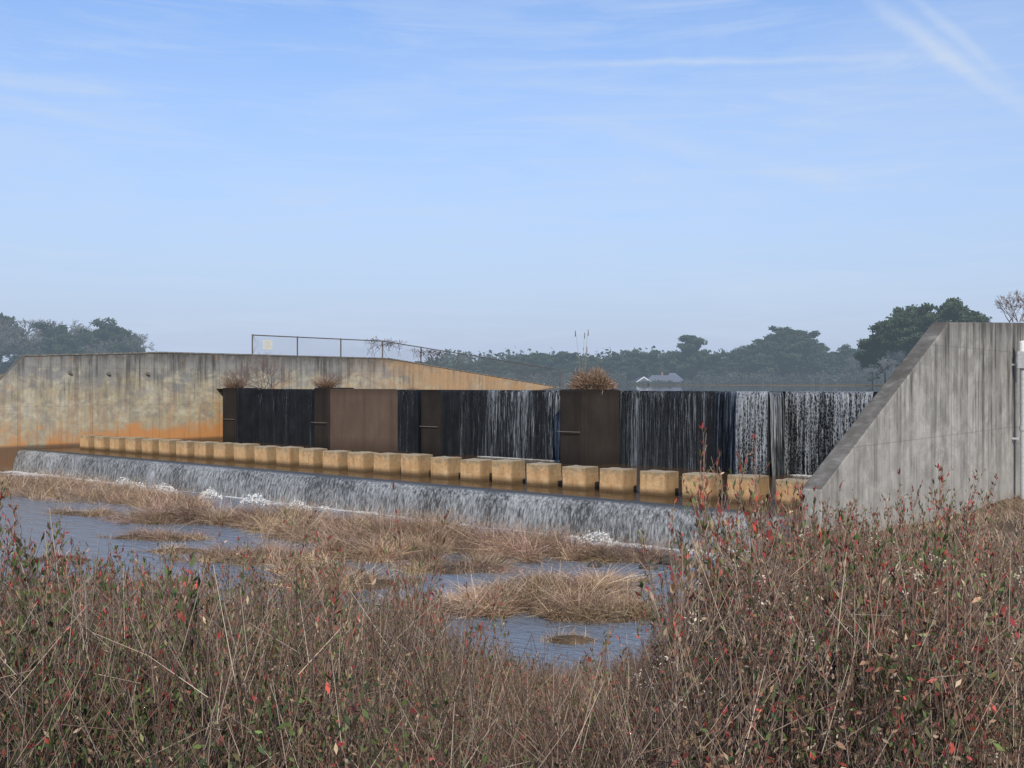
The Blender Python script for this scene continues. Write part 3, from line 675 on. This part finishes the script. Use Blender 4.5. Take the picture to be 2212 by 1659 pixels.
# ------------------------------------------------------------ foreground shrubs
GREEN=(.085,.120,.038);DG=(.042,.060,.024);RED=(.25,.042,.040);BR=(.42,.075,.052);BRO=(.20,.115,.072);TAN=(.36,.27,.18);DRED=(.17,.055,.043);OL=(.135,.13,.055)
def shrub_mesh(seed,ns,wts_lo,wts_hi,stemcol,spread=.22,nl=1.):
    rs=np.random.RandomState(seed); cols=[GREEN,DG,OL,RED,BR,DRED,BRO,TAN]
    P0=[];P1=[];r0=[];r1=[];LP=[];LD=[];LZ=[];
    for s in range(ns):
        H=rs.uniform(.62,1.0) if s else 1.0
        a=rs.uniform(0,6.283); b=rs.uniform(0,.12); p=np.array([b*math.cos(a),b*math.sin(a),0.]); ln=rs.uniform(0,spread)*1.5
        d=np.array([math.cos(a)*ln,math.sin(a)*ln,1.]); K=9
        for k in range(K):
            d=d+rs.normal(0,.07,3); d[2]=max(d[2],.6); q=p+unit(d)*H/K; rr=.0036*(1-.75*k/K)
            P0.append(p);P1.append(q);r0.append(rr);r1.append(rr*.88); 
            f=(k+1)/K
            if f>.15 and rs.rand()<.97:
                for _ in range(rs.randint(2,5)):
                    aa=rs.uniform(0,6.283); bd=unit(unit(d)+np.array([math.cos(aa),math.sin(aa),.25])*rs.uniform(.45,.8)); L=rs.uniform(.08,.28)*(1.15-f*.6)*H
                    bp=p+(q-p)*rs.rand(); M=4
                    for j in range(M):
                        bd=unit(bd+np.array([0,0,.16])+rs.normal(0,.14,3)); bq=bp+bd*L/M
                        P0.append(bp);P1.append(bq);r0.append(.0013);r1.append(.0009)
                        for _ in range(rs.poisson(1.15*nl)):
                            LP.append(bp+(bq-bp)*rs.rand());LD.append(bd*.9+rs.normal(0,.45,3)+[0,0,.25]);LZ.append(bp[2])
                        bp=bq
            for _ in range(rs.poisson((1.8 if f>.35 else .6)*nl)):
                LP.append(p+(q-p)*rs.rand());LD.append(unit(d)*.8+rs.normal(0,.5,3));LZ.append(p[2])
            if k==K-1:
                for _ in range(int(5*nl)+1): LP.append(q);LD.append(unit(d)+rs.normal(0,.3,3));LZ.append(q[2])
            p=q
    n=len(P0); t=tubes(np.array(P0),np.array(P1),np.array(r0),np.array(r1),pal(stemcol,[1]*len(stemcol),n,rs,.15))
    LP,LD,LZ=np.array(LP),np.array(LD),np.array(LZ); m=len(LP)
    clo=pal(cols,wts_lo,m,rs); chi=pal(cols,wts_hi,m,rs); C=np.where((LZ+rs.normal(0,.12,m)>.66)[:,None],chi,clo)
    L=rs.uniform(.012,.034,m)
    l=leaves(LP,LD,L,L*rs.uniform(.27,.40,m),C,rs)
    v,f,c=cat([t,l]); return mk('shrub',v,f,MP,c)
S1=[(.21,.14,.105),(.30,.21,.16),(.15,.09,.072)]; S2=[(.38,.29,.22),(.28,.195,.145),(.19,.12,.09)]
green=[shrub_mesh(200+i,9,[8,6,3,.4,.25,.5,1.2,.6],[6,2.5,2.5,1.8,.6,1.3,1.4,.5],S1,nl=1.3) for i in range(5)]
brown=[shrub_mesh(220+i,9,[2.4,2.2,1.5,.8,.4,1.,4,1.5],[2.2,1,1.3,2.4,.7,2.,2.4,.8],S2,.2,1.05) for i in range(5)]
thin=[shrub_mesh(240+i,3,[1.8,.6,1.2,1.,.4,.9,2.,.8],[2.2,.6,1.2,3.2,.9,1.7,1.4,.3],S2,.12,1.) for i in range(5)]
twig=[shrub_mesh(260+i,10,[.5,.6,.5,.1,.1,.3,4,2.5],[.4,.2,.3,.3,.1,.3,3,2.5],S2,.2,.5) for i in range(4)]
ENV=([-200,0,200,450,620,800,900,980,1050,1250,1400,1450,1500,1600,1720,1900,2050,2212,2400],
     [1130,1135,1155,1182,1192,1205,1225,1290,1385,1425,1395,1285,1185,1115,1085,1115,1145,1135,1125])
def placeshrub(px,Y,up,rs,kind):
    X=(px-1106)/2200*Y; zg=float(terrain(X,Y)); 
    if zg<.15: return False
    off=np.interp(px,*ENV)-829-up
    h=(EYE-off*Y/2200)-zg
    if h<.3: return False
    h=min(h,2.4)
    if kind=='thin': src=thin;lb='tall thin shrub stems tipped with red leaves'
    elif kind=='twig': src=twig;lb='dry twiggy brown weed with bare branching stems'
    elif kind=='green': src=green;lb='leafy shrub with green and red leaves on the riverbank'
    else: src=brown;lb='brown twiggy shrub with scattered red leaves on the riverbank'
    o=ob('riverbank_shrub',src[rs.randint(len(src))],(X,Y,zg-.03),rs.uniform(0,6.28),label=lb,cat='shrub',group='shrubs crowding the riverbank',rx=rs.normal(0,.04),ry=rs.normal(0,.04))
    w=min(1.5,max(.9,h*.85))*rs.uniform(.85,1.15); o.scale=(w,w,h); return True
rs=np.random.RandomState(99); cnt=0
while cnt<200:
    Y=3.3+10.5*rs.rand()**1.15; px=rs.uniform(-140,2340)
    g_=np.interp(px,[0,900,1100,2212],[.9,.7,.42,.32]); 
    r=rs.rand(); kd='twig' if r>.80 else ('green' if rs.rand()<g_ else 'brown')
    if placeshrub(px,Y,rs.uniform(-130,12),rs,kd): cnt+=1
cnt=0
while cnt<42:
    Y=5+9*rs.rand(); px=rs.uniform(1440,2150)
    if placeshrub(px,Y,rs.uniform(-20,30)+ (rs.rand()**2.)*120,rs,'thin' if rs.rand()<.7 else 'brown'): cnt+=1
cnt=0
while cnt<30:
    Y=4.5+6*rs.rand(); px=rs.uniform(-40,1350)
    if placeshrub(px,Y,rs.uniform(-20,25)+(rs.rand()**3)*90,rs,'thin'): cnt+=1
for px,Y,up,kd in [(1500,7,240,'thin'),(1530,8,190,'thin'),(1560,8.5,150,'thin'),(885,6.5,180,'thin'),(905,7,140,'thin'),(680,7,100,'thin'),(1640,8,140,'thin'),(1960,9,120,'thin'),(2010,8,110,'thin'),(1010,6,110,'thin'),
    (1690,15,30,'brown'),(1720,15.5,40,'brown'),(1745,15,35,'twig'),(1765,14.5,30,'brown'),(1790,15,30,'brown'),(1815,14.5,20,'twig'),(1705,13,30,'twig'),(1755,12.5,50,'brown'),(1840,15,30,'brown')]:
    placeshrub(px,Y,up,rs,kd)

rs=np.random.RandomState(123)
def scatter(n,ylo,yhi):
    Y=ylo+(yhi-ylo)*rs.rand(n)**1.2; px=rs.uniform(-160,2380,n); X=(px-1106)/2200*Y; Z=terrain(X,Y)
    off=np.interp(px,*ENV)-829+50; hm=np.clip((EYE-off*Y/2200)-Z,.06,2.); ok=Z>.12
    return X[ok],Y[ok],Z[ok],hm[ok],px[ok]
X,Y,Z,hm,px=scatter(160000,2.6,17)
n=len(X); fz_=rs.rand(n)**1.1
cl=.5+.5*np.sin(X*2.1+np.sin(Y*1.7)*2)*np.sin(Y*2.3+X)
P=np.stack([X,Y,Z+hm*fz_*(.55+.45*cl)],-1)
gw=np.interp(px,[0,900,1200,2212],[.8,.6,.36,.30])*(.6+.8*cl)
cg=pal([GREEN,DG,OL],[4,5,2],n,rs,.3); cb=pal([BRO,TAN,DRED,(.09,.055,.038),RED,BR],[5,1.6,1.8,4,.6,.35],n,rs,.3)
C=np.where((rs.rand(n)<gw)[:,None],cg,cb)
L=rs.uniform(.014,.038,n)
a=leaves(P,rs.normal(size=(n,3))+[0,0,.5],L,L*.38,C,rs)
X,Y,Z,hm,px=scatter(40000,2.6,17); n=len(X)
P=np.stack([X,Y,Z+hm*rs.rand(n)*.85],-1); D=unit(rs.normal(0,.38,(n,3))+[0,0,.9]); L=rs.uniform(.08,.32,n)
C=pal([(.16,.105,.078),(.27,.19,.135),(.43,.34,.25),(.10,.065,.05)],[3,3,1.8,2.5],n,rs,.2)
b=tubes(P,P+D*L[:,None],np.full(n,.0015),np.full(n,.0009),C)
X,Y,Z,hm,px=scatter(26000,4,18.6); n=len(X)
P=np.stack([X,Y,Z-.03],-1); D=np.stack([rs.normal(0,.5,n),rs.normal(0,.5,n),np.ones(n)],-1)
b2=blades(P,D,np.minimum(hm*1.0,.7)*rs.uniform(.6,1.2,n)+.12,np.full(n,.007),rs.uniform(.1,.8,n),pal(STRAW,[2,1,3,3,.4],n,rs,.25)*.8,rs)
X,Y,Z,hm,px=scatter(900,3,8); ok=(px>1250)&(rs.rand(len(px))<.6); X,Y,Z,hm=X[ok],Y[ok],Z[ok],hm[ok]; k=14; n=len(X)*k
P=np.repeat(np.stack([X,Y,Z+hm*rs.uniform(.5,1.,len(X))],-1),k,0)+rs.normal(0,.014,(n,3))
sh=leaves(P,rs.normal(size=(n,3)),rs.uniform(.006,.014,n),rs.uniform(.004,.008,n),pal([(.55,.47,.38),(.42,.34,.26)],[1,1],n,rs,.15),rs)
v,f,c=cat([a,b,b2,sh]); ob('undergrowth',mk('undergrowth',v,f,MP,c),kind='stuff',label='tangled brown undergrowth of leaves, twigs and dead grass',cat='undergrowth')
rs=np.random.RandomState(124); n=60000
X=rs.uniform(5.2,22,n);Y=rs.uniform(13,36,n);s=DX*X+DY*Y;t=NX*X+NY*Y;ok=(s>-8.4)&(t<39)&(X<Y*.56+1);X,Y=X[ok],Y[ok];n=len(X);Z=terrain(X,Y)
v,f,c=blades(np.stack([X,Y,Z-.03],-1),np.stack([rs.normal(0,.5,n),rs.normal(0,.5,n),np.ones(n)],-1),rs.uniform(.1,.42,n),np.full(n,.014),rs.uniform(.2,.8,n),pal(STRAW,[2,1.5,3,3,.4],n,rs,.25)*.85,rs,3)
ob('bank_grass',mk('bank_grass',v,f,MP,c),kind='stuff',label='short dead brown grass covering the bank',cat='grass')
for k,(x,y,hh,lx) in enumerate([(-2.0,4.6,1.35,-.3),(-1.93,4.5,1.5,-.16),(-1.85,4.65,1.2,.05),(-2.1,4.7,1.4,-.1),(2.0,4.5,1.35,-.2),(1.9,4.9,1.2,.25),(2.6,5.0,1.4,-.4),(2.3,3.9,.95,.3),(.55,4.4,.8,-.2),(-.9,4.7,1.1,.15)]):
    stalks('straw_stalk',[((x,y,float(terrain(x,y))),hh,lx,.1)],'tall pale straw grass stalk leaning over the shrubs',(.50,.41,.28),'grass',None,.0045,'pale straw stalks among the shrubs')

# ------------------------------------------------------------ sky, sun, camera
sd=Vector((.12,-.86,.60)).normalized(); el=math.asin(sd.z); az=math.atan2(sd.x,sd.y)
w=bpy.data.worlds.new('World'); scene.world=w; w.use_nodes=True
w.cycles.sampling_method='NONE'
g=G('',w)
sky=g.n('ShaderNodeTexSky',sky_type='NISHITA',sun_disc=False,sun_elevation=el,sun_rotation=az,altitude=50,air_density=1.0,dust_density=.6,ozone_density=2.2)
c=g.coord('Generated'); x,y,z=g.sep(c)
col=sky.outputs[0]
col=g.mix(1.,col,(1.35,1.62,1.98),'MULTIPLY')
cv=g.n('ShaderNodeMapping',{'Vector':c,'Scale':(1.6,1.6,8.),'Rotation':(0,.16,0)}).outputs[0]
n1=g.noise(cv,1.6,5,.6,.7); n2=g.noise(g.n('ShaderNodeMapping',{'Vector':c,'Scale':(2.,2.,20.),'Rotation':(0,.28,0),'Location':(3,1,2)}).outputs[0],2.4,7,.66,.9)
cm=g.ma('ADD',g.mr(n1,.40,.75,0,.32),g.mr(n2,.46,.75,0,.36))
wn=g.noise(c,12,5,.65); mn2=g.mr(g.noise(c,7,3,.6),.3,.65,.3,1)
def contrail(p1,p2,width,amt):
    v1=Vector((p1[0]-1106,2200,829-p1[1])).normalized(); v2=Vector((p2[0]-1106,2200,829-p2[1])).normalized()
    nn=v1.cross(v2).normalized(); al=(v2-v1).normalized()
    d=g.n('ShaderNodeVectorMath',{0:c,1:tuple(nn)},operation='DOT_PRODUCT').outputs['Value']
    u=g.n('ShaderNodeVectorMath',{0:c,1:tuple(al)},operation='DOT_PRODUCT').outputs['Value']
    u1=v1.dot(al);u2=v2.dot(al)
    dd=g.ma('ABSOLUTE',g.ma('ADD',d,g.mr(wn,.3,.7,-width*.8,width*.8)))
    m=g.n('ShaderNodeMapRange',{'Value':dd,'From Min':0.,'From Max':width*2.2,'To Min':1.,'To Max':0.},interpolation_type='SMOOTHSTEP').outputs[0]
    e=g.ma('MULTIPLY',g.mr(u,u1,u1+(u2-u1)*.35),g.mr(u,u2,u2-(u2-u1)*.35))
    return g.ma('MULTIPLY',g.ma('MULTIPLY',m,e),g.ma('MULTIPLY',amt,mn2))
for a in [((1740,-90),(2330,310),.0055,.6),((1880,-80),(2230,210),.0035,.45),((900,145),(2150,118),.0026,.5),((-200,150),(400,208),.005,.45),((1100,235),(1850,400),.007,.3),((1600,345),(1880,410),.006,.3),((-100,180),(260,275),.004,.25)]:
    cm=g.ma('ADD',cm,contrail(*a))
cm=g.ma('MINIMUM',cm,.85)
hz=g.n('ShaderNodeMapRange',{'Value':z,'From Min':0.03,'From Max':.42,'To Min':1.,'To Max':0.}).outputs[0]
lum=g.mix(hz,col,(4.8,5.65,7.35))
colf=g.mix(cm,lum,(5.9,7.0,8.8))
bg=g.n('ShaderNodeBackground',{'Color':colf,'Strength':.1})
g.n('ShaderNodeOutputWorld',{'Surface':bg.outputs[0]})
L=bpy.data.lights.new('sun','SUN'); L.energy=3.9; L.angle=math.radians(1.5); L.color=(1,.91,.77)
lo=bpy.data.objects.new('sun',L); COL.objects.link(lo); lo.rotation_euler=sd.to_track_quat('Z','Y').to_euler()
cam=bpy.data.cameras.new('camera'); cam.lens=36*2200/2212; cam.sensor_width=36; cam.clip_end=9000; cam.clip_start=.05
co=bpy.data.objects.new('camera',cam); COL.objects.link(co); co.location=(0,0,EYE); co.rotation_euler=(math.radians(90),0,0)
scene.camera=co
